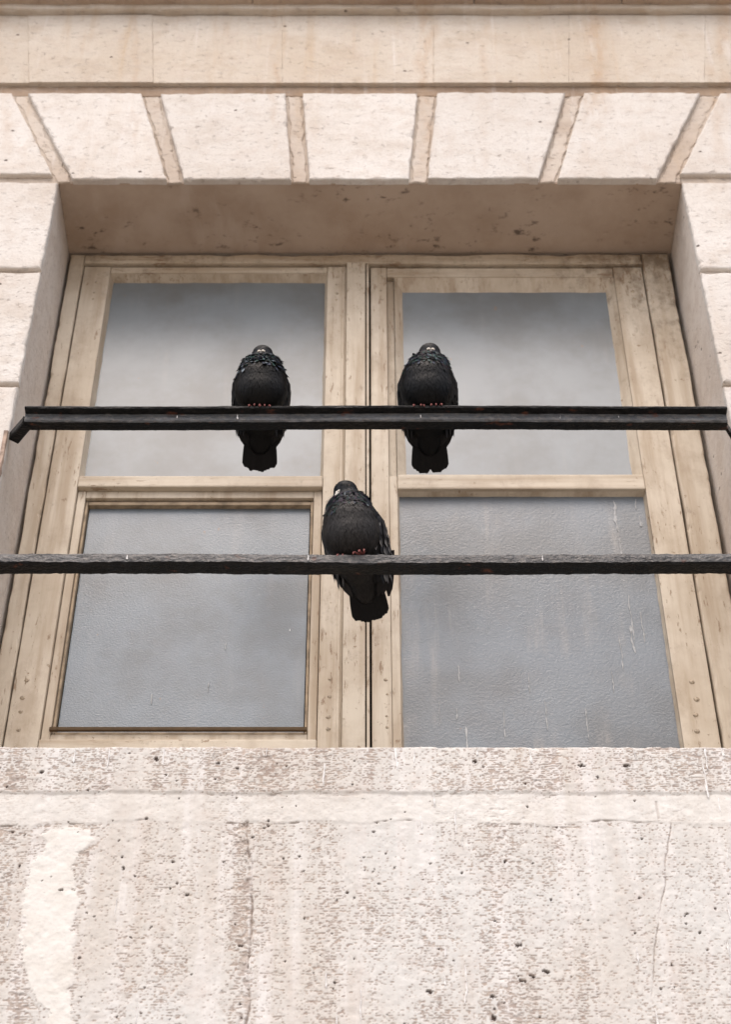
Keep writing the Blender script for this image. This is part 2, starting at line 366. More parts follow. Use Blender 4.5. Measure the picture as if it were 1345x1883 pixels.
# parapet below the window: sill course, mortar band, big comb-tooled blocks with cracked joints.
# one fine relief grid is computed for the whole face and its faces are dealt out to the pieces they belong to
def vnoise(x, y, seed=0):
    xi = np.floor(x).astype(np.int64); yi = np.floor(y).astype(np.int64); fx = x-xi; fy = y-yi
    fx = fx*fx*fx*(fx*(fx*6-15)+10); fy = fy*fy*fy*(fy*(fy*6-15)+10)
    def h(i, j):
        n = (i*374761393 + j*668265263 + seed*1442695041) & 0xffffffff
        n = ((n ^ (n >> 13))*1274126177) & 0xffffffff
        return ((n ^ (n >> 16)) & 0xffff)/65535.0
    return (h(xi, yi)*(1-fx)+h(xi+1, yi)*fx)*(1-fy) + (h(xi, yi+1)*(1-fx)+h(xi+1, yi+1)*fx)*fy
def vf(x, y, seed=0, o=4, g=0.5):
    t = 0; a = 1; m = 0
    for k in range(o): t = t + a*vnoise(x*2**k+k*17.3, y*2**k+k*9.1, seed+k); m += a; a *= g
    return t/m
def sst(v, a, b): t = np.clip((v-a)/(b-a), 0, 1); return t*t*(3-2*t)
def parapet():
    st_ = 0.0013; X0, X1, Z0, Z1 = -0.86, 0.86, 3.03, SILL
    gx = np.arange(X0, X1+st_/2, st_); gz = np.arange(Z0, Z1+st_/2, st_); x, z = np.meshgrid(gx, gz); nx, nz = len(gx), len(gz)
    interp = lambda pts: np.interp(z, [p[1] for p in pts], [p[0] for p in pts])
    wx = (vf(x*60, z*60, 3)-.5); wx2 = (vf(x*18, z*18, 5, 5)-.5)
    j2 = interp([(-0.2125, 3.0), (-0.2115, 3.15), (-0.215, 3.35), (-0.214, 3.44), (-0.2245, 3.475), (-0.230, 3.50), (-0.232, 3.53)]) + 0.006*wx + 0.010*wx2
    j3 = interp([(0.455, 3.0), (0.470, 3.15), (0.488, 3.25), (0.508, 3.33), (0.524, 3.40), (0.532, 3.45), (0.551, 3.53)]) + 0.004*wx + 0.008*wx2
    jl = interp([(-0.556, 3.0), (-0.556, 3.08), (-0.545, 3.135), (-0.575, 3.175), (-0.605, 3.225), (-0.614, 3.28), (-0.618, 3.36), (-0.612, 3.44), (-0.590, 3.468), (-0.596, 3.50), (-0.58, 3.53)]) + 0.020*wx + 0.016*wx2 + 0.004*(vf(x*220, z*220, 6, 2)-.5)
    jr = interp([(-0.508, 3.0), (-0.509, 3.14), (-0.522, 3.21), (-0.514, 3.25), (-0.528, 3.31), (-0.524, 3.36), (-0.538, 3.42), (-0.532, 3.46), (-0.505, 3.49), (-0.515, 3.53)]) + 0.022*wx + 0.016*wx2 + 0.004*(vf(x*220, z*220, 8, 2)-.5)
    rep_top = 3.514 + 0.02*wx2
    zb = 3.592 + 0.006*(vf(x*9, x*0+3, 7)-.5) + 0.010*wx2                    # foot of the sill course
    zm = 3.531 + 0.030*(vf(x*7, x*0+8, 11, 4)-.5) + 0.012*wx2                # ragged lower edge of the mortar band
    rep = sst(x-jl, -.003, .005)*sst(jr-x, -.003, .005)*sst(rep_top-z, -.004, .006); rep = rep*(1-.8*sst(vf(x*90, z*140, 23, 4), .60, .72)*(rep < .98))
    band = sst(zb-z, -.006, .010)*sst(z-zm, -.003, .005)*(0.62+0.38*sst(vf(x*11, z*11, 21), .34, .56))
    # thin limewash dragged down over the blocks here and there
    wash = sst(vf(x*9, z*5, 31, 5), .52, .68)*sst(z, 3.44, 3.54)*0.6
    # dirt-filled dents in rows
    zz = z + 0.010*(vf(x*8, z*8, 41)-.5); row = zz/0.0050; ph = np.abs(row-np.floor(row)-.5)
    dens = 0.36*(vf(x*4.5, z*4.5, 51, 5)-.5) + 0.30*(vf(x*30, z*2.2, 53, 3)-.5)
    dens = dens + 0.10*sst(z-zb, 0, .01) + 0.11*np.exp(-((x-j2+.018)/.018)**2)*(z < 3.53) + 0.10*np.exp(-((x-jr-.008)/.010)**2)*(z < 3.51) + 0.14*np.exp(-((x-jl+.035)/.03)**2)*(z < 3.51)
    dens = dens + 0.13*np.exp(-((z-zm+.006)/.010)**2)*sst(vf(x*8, z*0+2, 57), .45, .65)
    dens = dens - 0.10*np.exp(-((x-.16)/.03)**2) - 0.06*(x > .50)*(z < 3.53)
    pit = sst(vnoise(x*250, np.floor(row)*7.7, 61) + dens*1.25, .69, .88)*sst(ph, .36, .12)
    pit = np.maximum(pit, sst(vf(x*140, zz*290, 65, 3)+dens*.8, .72, .82))
    pit = np.maximum(pit, 0.8*sst(vf(x*210, z*260, 67, 3)+dens*.7, .74, .85))
    rough = sst(vf(x*60, z*95, 69, 4)+dens, .84, .99)                         # spalled clusters
    pit = np.maximum(pit, rough*.7)
    # round cavities
    hole = np.zeros_like(x)
    hr = np.random.default_rng(5)
    spots = [(-0.408, 3.668, .0045), (-0.29, 3.66, .0035), (-0.448, 3.43, .004), (-0.36, 3.445, .0035), (-0.555, 3.385, .0035), (-0.62, 3.64, .004), (0.195, 3.665, .0045), (0.395, 3.655, .0050), (0.48, 3.655, .004), (0.425, 3.628, .004), (0.24, 3.445, .0042),
             (0.255, 3.275, .0042), (0.30, 3.222, .0050), (0.258, 3.205, .0040), (0.10, 3.185, .0050), (0.205, 3.175, .0040), (0.205, 3.135, .0055), (-0.33, 3.375, .0032), (-0.35, 3.4, .003), (-0.39, 3.31, .003)]
    spots += [(hr.uniform(-.8, .8), hr.uniform(3.1, 3.69), hr.uniform(.0010, .0028)) for _ in range(190)]
    for (cx, cz, r_) in spots:
        r_ *= 0.85
        m = max(3, int(r_*3/st_)); i = int((cx-X0)/st_); j = int((cz-Z0)/st_)
        sl_ = (slice(max(0, j-m), j+m+1), slice(max(0, i-m), i+m+1)); xx, zz_ = x[sl_], z[sl_]
        d = np.hypot((xx-cx)*hr.uniform(.7, 1.2), zz_-cz) + 1.1*r_*(vf(xx*300, zz_*300, 71, 2)-.5)*2
        hole[sl_] = np.maximum(hole[sl_], sst(d, r_*1.05, r_*.75))
    pit = np.where(rep > .4, pit*.12, pit); pit *= 1-0.75*band; hole = np.where(rep > .4, hole*(vf(x*4, z*4, 77) > .6), hole)
    # open cracks at the joints, with crumbled edges
    below = sst(zm-z, -.004, .003)
    c2 = np.exp(-((x-j2)/(.0008+.0034*vf(x*40, z*70, 81)**2))**2)*below*(.35+.65*sst(vf(x*3, z*45, 83), .36, .60))
    c3 = 0.65*np.exp(-((x-j3)/.0011)**2)*below*(.3+.7*sst(vf(x*3, z*40, 85), .30, .50))*sst(z, 3.16, 3.20)
    cb = np.exp(-((z-zm)/.0016)**2)*sst(vf(x*16, z*3, 87), .54, .66)*0.8
    cr = 0.5*np.exp(-((x-.527-0.02*(3.6-z))/.0022)**2)*(z > 3.535)*(z < 3.575)
    crk = np.maximum.reduce([c2, c3, cb, cr])
    crumb = np.exp(-((x-j2+.006)/(.003+.007*vf(x*4, z*12, 88)))**2)*below*sst(vf(x*75, z*75, 89), .44, .60)
    y = -0.0035*sst(z-zb, -.004, .006) + 0.0032*(vf(x*5, z*5, 91)-.5) + 0.0022*(vf(x*70, z*70, 93, 3)-.5) - 0.0012*rep - 0.0010*band
    y = y + 0.0010*pit + 0.0012*rough + 0.005*hole + 0.004*crk + 0.0025*crumb
    # worn top arris of the sill
    y = y + 0.010*sst(z, SILL-.009, SILL+.004)*(.5+vf(x*25, z*0, 95)) + 0.004*sst(vf(x*22, z*22, 97), .58, .72)*sst(z, SILL-.02, SILL)
    zt = z - 0.0022*vf(x*30, z*0+4, 99)*sst(z, SILL-.006, SILL)
    white = np.clip(rep + 0.42*band + wash*.45, 0, 1); dirt = np.clip(np.maximum(pit, np.maximum(crk*.9, crumb*.75)), 0, 1)
    dark = np.clip(np.maximum(hole, 0.40*crk*crk), 0, 1)
    reg = np.where(z > zb, 0, np.where((rep > .5), 2, np.where(z > zm, 1, np.where(x < -0.56, 3, np.where(x < j2, 4, np.where(x < j3, 5, 6))))))
    rf = reg[:-1, :-1]
    ii, jj = np.meshgrid(np.arange(nx-1), np.arange(nz-1)); q = jj*nx+ii
    quads = np.stack([q, q+1, q+nx+1, q+nx], -1)
    P = np.stack([x, y, zt], -1).reshape(-1, 3); C = np.stack([white, dirt, dark, np.ones_like(x)], -1).reshape(-1, 4)
    for k, nm in enumerate(['sill_stone', 'mortar_band', 'mortar_repair', 'parapet_block', 'parapet_block', 'parapet_block', 'parapet_block']):
        Q = quads[rf == k].reshape(-1, 4); u, inv = np.unique(Q, return_inverse=True); Q = inv.reshape(-1, 4)
        me = bpy.data.meshes.new(nm); me.vertices.add(len(u)); me.vertices.foreach_set('co', P[u].ravel())
        me.loops.add(Q.size); me.loops.foreach_set('vertex_index', Q.ravel().astype(np.int32)); me.polygons.add(len(Q))
        me.polygons.foreach_set('loop_start', np.arange(0, Q.size, 4, dtype=np.int32)); me.polygons.foreach_set('loop_total', np.full(len(Q), 4, np.int32))
        me.update(calc_edges=True); me.validate()
        at = me.color_attributes.new('tint', 'FLOAT_COLOR', 'POINT'); at.data.foreach_set('color', C[u].astype(np.float32).ravel())
        me.materials.append(MAT['parapet']); me.shade_smooth(); o = link(bpy.data.objects.new(nm, me), fac)
        if nm == 'mortar_repair': o['label'] = 'white mortar repair filling the wide joint'
parapet()
V, F = box_vf(-0.858, 0.858, 0.012, 0.30, 3.60, SILL-.003, 0.003); mesh_obj('sill_bed', V, F, MAT['parapet'], fac)
for a in [(-1.75, -0.861, 3.03, SILL), (0.861, 1.75, 3.03, SILL), (-1.75, 1.75, 1.5, 3.028)]:
    V, F = slab([(a[0], a[2]), (a[1], a[2]), (a[1], a[3]), (a[0], a[3])], 0, CD+.004, 0.004, seed=140+a[0]); mesh_obj('parapet_block', V, F, MAT['parapet'], fac)

# ------------------------------------------------------------------ window
win = empty('casement_window', (0, YW, SILL), 'old cream painted double casement window with four obscured glass panes', 'window')
def boards(lst, b=0.003): return join([box_vf(*a, b) for a in lst])
Y0 = YW
V, F = slab([(-0.803, SILL), (-0.766, SILL), (-0.766, 5.514), (-0.803, 5.514)], Y0, Y0+.06, 0.003, 0.002, seed=200, freq=8); mesh_obj('frame_jamb', V, F, MAT['paint_v'], win)
V, F = slab([(0.729, SILL), (0.800, SILL), (0.800, 5.514), (0.729, 5.514)], Y0-.004, Y0+.06, 0.004, 0.002, seed=203, freq=8); mesh_obj('frame_jamb', V, F, MAT['paint_v'], win)
hd = [(-0.7655, 5.478), (0.7285, 5.474)] + [(x, 5.5115 + 0.010*fbm(x, 0, 7, 4)) for x in np.linspace(0.7285, -0.7655, 150)]
V, F = slab(hd, Y0-.002, Y0+.06, 0.003, 0.0012, seed=205); mesh_obj('frame_head', V, F, MAT['paint_h'], win)
V, F = box_vf(-0.7655, 0.7285, Y0-.001, Y0+.06, SILL, 3.80, 0.003); mesh_obj('frame_threshold', V, F, MAT['paint_h'], win)
V, F = box_vf(-0.806, 0.806, 0.310, 0.335, SILL-.01, 5.528, 0); mesh_obj('backing', V, F, MAT['void'], win)

YS = YW + 0.006                                       # sash faces
def glass(name_mat, x0, x1, z0, z1, y, sash):
    n = 24; V, F = [], []
    for j in range(n+1):
        for i in range(n+1):
            x = x0+(x1-x0)*i/n; z = z0+(z1-z0)*j/n
            V.append((x, y, z))
    for j in range(n):
        for i in range(n): a = j*(n+1)+i; F.append([a, a+1, a+n+2, a+n+1])
    o = mesh_obj('glass_pane', V, F, MAT[name_mat], sash, smooth=True); return o
def frame4(x0, x1, z0, z1, wd, y0, y1, b=0.002, wt=None, wb=None):
    wt = wd if wt is None else wt; wb = wd if wb is None else wb
    e = 0.0005
    return [(x0, x0+wd, y0, y1, z0, z1), (x1-wd, x1, y0, y1, z0, z1), (x0+wd+e, x1-wd-e, y0+.0006, y1, z1-wt, z1), (x0+wd+e, x1-wd-e, y0+.0006, y1, z0, z0+wb)]
def screws(sash, pts, y, r=0.0065):
    r *= 0.8
    for x, z in pts:
        x += rng.uniform(-.003, .003); z += rng.uniform(-.005, .005); rr = r*rng.uniform(.65, 1.2)
        V = [(x, y-rr*0.55, z)]; F = []
        for k, (q, h) in enumerate(((.55, .45), (.9, .22), (1.15, -.3))):
            for a in range(12): t = a*math.tau/12; V.append((x+rr*q*math.cos(t), y-rr*h, z+rr*q*math.sin(t)))
        for a in range(12): F.append([0, 1+(a+1) % 12, 1+a])
        for k in range(2):
            for a in range(12): F.append([1+k*12+a, 1+k*12+(a+1) % 12, 1+(k+1)*12+(a+1) % 12, 1+(k+1)*12+a])
        mesh_obj('screw', V, F, MAT['screw'], sash, smooth=True)

# left sash -------------------------------------------------------
V, F = boards([(-0.763, -0.692, YS, YS+.045, 3.806, 5.470)]); V2, F2 = boards([(-0.113, -0.062, YS, YS+.045, 3.806, 5.470)])
V3, F3 = boards([(-0.6915, -0.1135, YS+.001, YS+.045, 5.446, 5.4695), (-0.6915, -0.1135, YS-.003, YS+.045, 4.640, 4.676), (-0.6915, -0.1135, YS+.001, YS+.045, 3.806, 3.905)], 0.004)
sl = mesh_obj('sash', *join([(V, F), (V2, F2)]), MAT['paint_v'], win); sl['label'] = 'left sash with smaller hopper frame in its lower half'
mesh_obj('sash_rail', V3, F3, MAT['paint_h'], sl)
# beads round the upper pane (putty bevel)
def putty(x0, x1, z0, z1, wd, y0, y1, sash, wt=None, mat='paint_v'):
    wt = wd if wt is None else wt
    O = [(x0, z0), (x1, z0), (x1, z1), (x0, z1)]; I = [(x0+wd, z0+wd), (x1-wd, z0+wd), (x1-wd, z1-wt), (x0+wd, z1-wt)]
    V, F = [], []; n = 26
    for k in range(4):
        a, b = np.array(O[k]), np.array(O[(k+1) % 4]); c, d = np.array(I[k]), np.array(I[(k+1) % 4]); base = len(V)
        for i in range(n+1):
            p = a+(b-a)*i/n; q = c+(d-c)*i/n; j = 0.0022*fbm(q[0], q[1], 22, 3.0)
            dirv = (q-p)/max(1e-6, np.linalg.norm(q-p)); q = q + dirv*j
            V += [(p[0], y0, p[1]), (q[0], y1, q[1])]
        for i in range(n): F.append([base+2*i, base+2*i+2, base+2*i+3, base+2*i+1])
    return mesh_obj('putty_bead', V, F, MAT[mat], sash)
putty(-0.692, -0.113, 4.676, 5.446, 0.007, YS+.006, YS+.030, sl, 0.010)
glass('glass_up', -0.690, -0.114, 4.674, 5.448, YS+.029, sl)
# hopper frame below: recessed step, then the dark gap, then the little frame
V, F = boards(frame4(-0.6905, -0.1145, 3.9055, 4.6395, 0.019, YS+.012, YS+.045, wt=0.022, wb=0.020), 0.002); mesh_obj('hopper_rebate', V, F, MAT['paint_v'], sl)
V, F = boards(frame4(-0.6705, -0.1345, 3.9275, 4.6125, 0.006, YS+.020, YS+.044, wt=0.010, wb=0.010), 0.0015); hp = mesh_obj('hopper_frame', V, F, MAT['hopper'], sl)
V, F = boards([(-0.674, -0.135, YS+.004, YS+.0115, 3.931, 3.939)], 0.001); mesh_obj('hopper_drip_bar', V, F, MAT['grime'], sl)
glass('glass_low', -0.662, -0.143, 3.936, 4.606, YS+.034, sl)
screws(sl, [(-0.735, 4.065), (-0.737, 4.015), (-0.738, 3.972), (-0.738, 3.932)], YS)
screws(sl, [(-0.089, 4.06), (-0.089, 4.02), (-0.089, 3.965), (-0.089, 3.925)], YS)
screws(sl, [(-0.087, 5.425), (-0.087, 5.395), (-0.087, 5.362), (-0.087, 5.33)], YS, 0.0055)
screws(sl, [(-0.725, 5.435), (-0.727, 5.40), (-0.727, 5.365), (-0.729, 5.335)], YS, 0.0055)
# meeting post of the left sash: board with a bead on its right edge
V, F = boards([(-0.0615, -0.0125, YS-.014, YS+.03, 3.806, 5.472), (-0.010, -0.003, YS-.010, YS+.03, 3.806, 5.470)], 0.003)
mesh_obj('meeting_board', V, F, MAT['paint_v'], sl)
V, F = boards([(-0.074, -0.0665, YS-.0035, YS+.01, 3.806, 5.468)], 0.0025); mesh_obj('bead', V, F, MAT['paint_v'], sl)

# right sash ------------------------------------------------------
V, F = boards([(0.0015, 0.044, YS, YS+.045, 3.806, 5.466)]); V2, F2 = boards([(0.648, 0.7255, YS, YS+.045, 3.806, 5.468)])
sr = mesh_obj('sash', *join([(V, F), (V2, F2)]), MAT['paint_v'], win); sr['label'] = 'right sash with putty bevels and large dimpled lower pane'
V, F = boards([(0.0445, 0.6475, YS+.001, YS+.045, 5.428, 5.4655), (0.064, 0.6475, YS-.004, YS+.045, 4.632, 4.680)], 0.004)
mesh_obj('sash_rail', V, F, MAT['paint_h'], sr)
V, F = boards([(0.0445, 0.0635, YS+.016, YS+.045, 4.681, 5.4275), (0.0445, 0.0635, YS+.003, YS+.045, 3.806, 4.6805)], 0.002); mesh_obj('stile_rebate', V, F, MAT['paint_v'], sr)
putty(0.064, 0.6475, 4.680, 5.428, 0.022, YS+.004, YS+.026, sr, 0.036)
glass('glass_up', 0.066, 0.646, 4.678, 5.40, YS+.0255, sr)
glass('glass_dim', 0.060, 0.650, 3.80, 4.634, YS+.020, sr)
putty(0.0635, 0.6475, 3.79, 4.632, 0.004, YS+.006, YS+.0205, sr)
screws(sr, [(0.028, 5.43), (0.029, 5.40), (0.030, 5.366), (0.031, 5.335)], YS, 0.0055)
screws(sr, [(0.690, 5.43), (0.690, 5.40), (0.692, 5.366), (0.694, 5.335)], YS, 0.006)
screws(sr, [(0.686, 4.055), (0.687, 4.012), (0.685, 3.965), (0.682, 3.925)], YS, 0.007)
screws(sr, [(0.034, 4.06), (0.034, 4.02), (0.034, 3.965), (0.034, 3.93)], YS, 0.005)

# ------------------------------------------------------------------ iron window guard
grd = empty('window_guard', (0, -0.06, 4.12), 'black iron window guard of two horizontal bars crossing the window', 'railing')
def sweep(path, prof, nseg_noise=0.0, seed=0.0, step=0.02):
    """profile points (forward, up) swept along a plan path; mitred corners"""
    P = []
    for a, b in zip(path[:-1], path[1:]):
        a, b = np.array(a, float), np.array(b, float); k = max(1, int(np.linalg.norm(b-a)/step))
        for j in range(k): P.append(a+(b-a)*j/k)
    P.append(np.array(path[-1], float)); P = np.array(P); n = len(P); m = len(prof)
    V, F = [], []
    for i in range(n):
        t0 = P[i]-P[i-1] if i else P[1]-P[0]; t1 = P[i+1]-P[i] if i < n-1 else t0
        t0 = t0/np.linalg.norm(t0); t1 = t1/np.linalg.norm(t1); t = t0+t1; t /= np.linalg.norm(t)
        nr = np.array([t[1], -t[0]]); k = 1/max(0.5, float(np.dot(nr, [t0[1], -t0[0]])))
        for q, (fw, up) in enumerate(prof):
            j = nseg_noise*fbm(P[i][0]*1.0, q*0.7, 18, seed); j2 = nseg_noise*(0.6*fbm(P[i][0], q*0.7+5, 26, seed) + 0.7*fbm(P[i][0], q*2.1+3, 75, seed))
            V.append((P[i][0]+nr[0]*(fw*k+j), P[i][1]+nr[1]*(fw*k+j), up+j2+0.0016*math.sin(P[i][0]*5.0+seed)))
    for i in range(n-1):
        for q in range(m): r = (q+1) % m; F.append([i*m+q, i*m+r, (i+1)*m+r, (i+1)*m+q])
    F.append(list(range(m))[::-1]); F.append([(n-1)*m+q for q in range(m)])
    return V, F
def two_tone(o, m, segs, mat):
    """lighter iron on the outward faces: sky light painted into its crusted colour"""
    o.data.materials.append(mat)
    for i, p in enumerate(o.data.polygons):
        if i < len(o.data.polygons)-2 and i % m in segs: p.material_index = 1
ZR = 4.592; YR = -0.037
prof = [(0.0225, -0.0005), (0.0235, -0.004), (0.0222, -0.0075), (0.015, -0.0085), (0.0075, -0.0105), (0.0065, -0.016), (0.0075, -0.030), (0.0045, -0.0335), (-0.0195, -0.0335), (-0.0225, -0.030), (-0.0225, -0.001), (0, 0.0008)]
V, F = sweep([(-0.768, YR), (0.790, YR)], [(a, ZR+b) for a, b in prof], 0.0009, 1.0, 0.008)
tr_ = mesh_obj('top_rail', V, F, MAT['iron'], grd); two_tone(tr_, 12, (4, 5, 6), MAT['skylit'])
pb = [(0.0065, -0.012), (0.0065, -0.030), (0.0045, -0.0333), (-0.0175, -0.0333), (-0.0195, -0.030), (-0.0195, -0.012)]
for pth in ([(-0.8045, 0.014), (-0.7665, YR+.0004)], [(0.7885, YR+.010), (0.8125, 0.014)]):
    V, F = sweep(pth, [((a if pth[0][0] < 0 else a*0.3), ZR+b) for a, b in pb], 0.0008, 2.0, 0.006); mesh_obj('rail_bracket', V, F, MAT['iron'], tr_)
ZB = 4.145
prof = [(0.0225, -0.0015), (0.0235, -0.010), (0.0225, -0.0225), (0.019, -0.0255), (-0.0115, -0.0255), (-0.0135, -0.022), (-0.0135, -0.002), (-0.010, 0.0), (0.019, 0.001)]
V, F = sweep([(-0.826, 0.012), (-0.80, YR), (0.80, YR), (0.826, 0.012)], [(a, ZB+b) for a, b in prof], 0.0019, 4.0, 0.003)
lb_ = mesh_obj('lower_bar', V, F, MAT['iron'], grd); two_tone(lb_, 9, (8, 0, 1), MAT['skylit_crust'])
for s in (-1, 1):
    V, F = slab([(s*0.8145-.0045, SILL), (s*0.8145+.0045, SILL), (s*0.8145+.0045, 4.570), (s*0.8145-.0045, 4.570)], -0.006, 0.010, 0.002, 0.0015, seed=300+s); u = mesh_obj('upright', V, F, MAT['rust'], grd)
    u['label'] = 'rusty flat iron upright at the edge of the opening'

# ------------------------------------------------------------------ bird droppings
def drip(x, z, l, wd, y, parent, mat='dropping', seed=0.0, name='dropping', th=0.0012):
    n = max(6, int(l/0.006)); L, R = [], []
    for i in range(n+1):
        t = i/n; zz = z - l*t
        ww = wd*0.62*(0.75+0.9*fbm(x, zz, 70, seed))*min(1, math.sqrt(max(0, 1-(2*t-1)**6)))*(0.6+0.5*math.exp(-((t-0.75)/.2)**2)+0.35*math.exp(-(t/.2)**2))
        ww = max(ww, wd*0.12); c = x + wd*0.45*fbm(x*3, zz, 26, seed+2)
        L.append((c-ww/2, zz)); R.append((c+ww/2, zz))
    V, F = [], []
    for (a, b) in zip(L, R):
        V += [(a[0], y+.0004, a[1]), ((a[0]+b[0])/2, y-th, a[1]), (b[0], y+.0004, b[1])]
    for i in range(n):
        k = 3*i; F += [[k, k+3, k+4, k+1], [k+1, k+4, k+5, k+2]]
    return mesh_obj(name, V, F, MAT[mat], parent)
for k, (x, z, l, wd) in enumerate([(-0.50, 3.70, 0.045, .007), (-0.395, 3.702, 0.04, .009), (-0.565, 3.70, 0.035, .008), (0.045, 3.703, 0.05, .010), (0.08, 3.69, .03, .005), (0.30, 3.702, 0.035, .007), (0.635, 3.703, 0.05, .009), (0.625, 3.66, 0.08, .006),
        (0.625, 3.61, .03, .008), (0.665, 3.70, .02, .012), (0.645, 3.585, 0.04, .008), (-0.09, 3.66, .05, .006), (0.115, 3.595, 0.03, .008), (0.09, 3.545, 0.03, .008), (0.155, 3.555, 0.05, .008), (0.165, 3.50, .03, .005), (0.30, 3.53, .025, .004), (0.40, 3.49, .03, .004),
        (0.128, 3.40, .025, .005), (0.128, 3.27, .02, .006), (0.16, 3.235, 0.075, .008), (0.125, 3.215, .02, .008), (0.46, 3.27, .03, .005), (0.48, 3.15, .04, .006), (0.645, 3.47, .02, .008), (0.63, 3.36, .04, .006), (0.62, 3.28, .09, .007),
        (-0.455, 3.37, .04, .004), (-0.40, 3.17, .05, .005), (-0.06, 3.14, .05, .006), (-0.08, 3.22, .03, .004), (-0.02, 3.19, .06, .005), (-0.12, 3.55, .03, .004), (-0.20, 3.695, .02, .005), (0.2, 3.695, .018, .006), (0.5, 3.69, .02, .006), (-0.3, 3.69, .02, .005), (-.64, 3.33, .02, .007)]):
    drip(x, min(z, SILL-.008), l, wd, -0.0048 if z > 3.592 else -0.0012, fac, 'dropping', k*1.3)
for k, (x, z, l, wd, y_) in enumerate([(-0.296, 4.579, .016, .006, YR-.0085), (-0.43, 4.575, .008, .004, YR-.0085), (0.11, 4.578, .01, .004, YR-.0085), (0.42, 4.577, .012, .005, YR-.0085), (0.55, 4.574, .006, .004, YR-.0085), (0.35, 4.140, .016, .004, YR-.0245), (-0.5, 4.14, .012, .005, YR-.0245), (-0.13, 4.14, .015, .004, YR-.0245)]):
    drip(x, z, l, wd, y_, grd, 'dropping', 120+k*1.9)
for k, (x, z, l, wd, m) in enumerate([(0.575, 4.615, .10, .014, 'smear'), (0.575, 4.50, .12, .008, 'smear'), (0.578, 4.32, .14, .006, 'smear'), (0.625, 4.62, .035, .008, 'dropping'), (0.627, 4.565, .035, .008, 'dropping'), (0.60, 4.27, .09, .006, 'smear'), (0.575, 4.23, .08, .01, 'smear'), (0.545, 4.2, .1, .005, 'smear'),
        (0.455, 4.00, .09, .005, 'dropping'), (0.34, 4.10, .06, .005, 'smear'), (0.255, 4.22, .012, .003, 'dropping'), (0.10, 4.235, .006, .006, 'dropping'), (0.20, 3.95, .06, .010, 'smear'), (0.18, 4.0, .03, .008, 'smear'), (0.145, 4.02, .07, .004, 'smear'), (0.28, 4.0, .08, .005, 'smear'), (0.37, 4.02, .08, .004, 'smear'), (0.52, 4.1, .06, .005, 'smear'), (0.19, 4.12, .05, .006, 'smear')]):
    drip(x, z, l, wd*.95, YS+.0185, sr, 'smear', 40+k*1.7, 'dropping_streak', 0.0001)
for k, (x, z, l, wd, m) in enumerate([(-0.43, 4.42, .012, .006, 'dropping'), (-0.32, 4.19, .02, .004, 'smear'), (-0.35, 4.08, .03, .004, 'smear'), (-0.18, 4.23, .006, .005, 'dropping'), (-0.47, 4.05, .03, .004, 'smear')]):
    drip(x, z, l, wd, YS+.031, sl, m, 80+k*1.7, 'dropping_streak', 0.0001)

# ------------------------------------------------------------------ pigeons
def m_feather(name):
    M = NM(name)
    at = M.n('ShaderNodeAttribute'); at.attribute_name = 'tint'
    g = M.noise(1, M.pos(900, 900, 260), det=3)
    col = M.mix(M.math('MULTIPLY', M.ramp(g, 0.4, 0.7), 0.35), at.outputs['Color'], (0.0, 0.0, 0.0))
    m = M.done(col, 0.45, M.bump(g, 0.25, 0.0006), 0.14)
    
    return m
MF = m_feather('pigeon_plumage')
M_BEAK = plain('beak_horn', (0.035, 0.033, 0.032), 0.45, 0.4, 400)
M_BEAKP = plain('beak_pale', (0.55, 0.52, 0.47), 0.6, 0.3, 500, 0.4)
M_CERE = plain('white_cere', (0.74, 0.70, 0.62), 0.8, 0.2, 500, 0.15)
M_FOOT = plain('pink_foot', (0.27, 0.09, 0.08), 0.55, 0.35, 700, 0.35)
M_EYE = plain('eye', (0.10, 0.03, 0.008), 0.15, 0.6, 900, 0.3); M_NOS = plain('nostril', (0.01, 0.01, 0.01), 0.8, 0.1)

def feather_vf(L, W, base, d, n, curl=0.15, rows=4, blunt=0.6):
    """one vane: rows along the length, ridge in the middle. d = direction, n = outward normal"""
    d = d/np.linalg.norm(d); n = n-d*np.dot(n, d); n /= max(1e-9, np.linalg.norm(n)); s = np.cross(d, n)
    V, F = [], []
    for i in range(rows+1):
        t = i/rows; w = W*0.5*(math.sin(math.pi*min(1, (t*0.82+0.12)))**blunt) * (1.0 if t < .999 else 0.35)
        c = base + d*L*t + n*(curl*L*(t-t*t*1.15))
        V += [c - s*w - n*w*0.22, c, c + s*w - n*w*0.22]
    for i in range(rows):
        k = 3*i; F += [[k, k+3, k+4, k+1], [k+1, k+4, k+5, k+2]]
    return V, F

def ico(bm, c, r, rot=(0, 0, 0), sub=3):
    m = Matrix.Translation(c) @ Matrix.Rotation(rot[2], 4, 'Z') @ Matrix.Rotation(rot[1], 4, 'Y') @ Matrix.Rotation(rot[0], 4, 'X') @ Matrix.Diagonal((*r, 1))
    bmesh.ops.create_icosphere(bm, subdivisions=sub, radius=1, matrix=m)

def tube(path, radii, n=8):
    V, F = [], []; P = [np.array(p, float) for p in path]
    for i, p in enumerate(P):
        t = P[min(i+1, len(P)-1)]-P[max(i-1, 0)]; t /= np.linalg.norm(t); a = np.cross(t, [0.3, 0.2, 1.0]); a /= np.linalg.norm(a); b = np.cross(t, a)
        for k in range(n): q = k*math.tau/n; V.append(p + radii[i]*(a*math.cos(q)+b*math.sin(q)))
    for i in range(len(P)-1):
        for k in range(n): F.append([i*n+k, i*n+(k+1) % n, (i+1)*n+(k+1) % n, (i+1)*n+k])
    F.append(list(range(n))[::-1]); F.append([(len(P)-1)*n+k for k in range(n)])
    return V, F

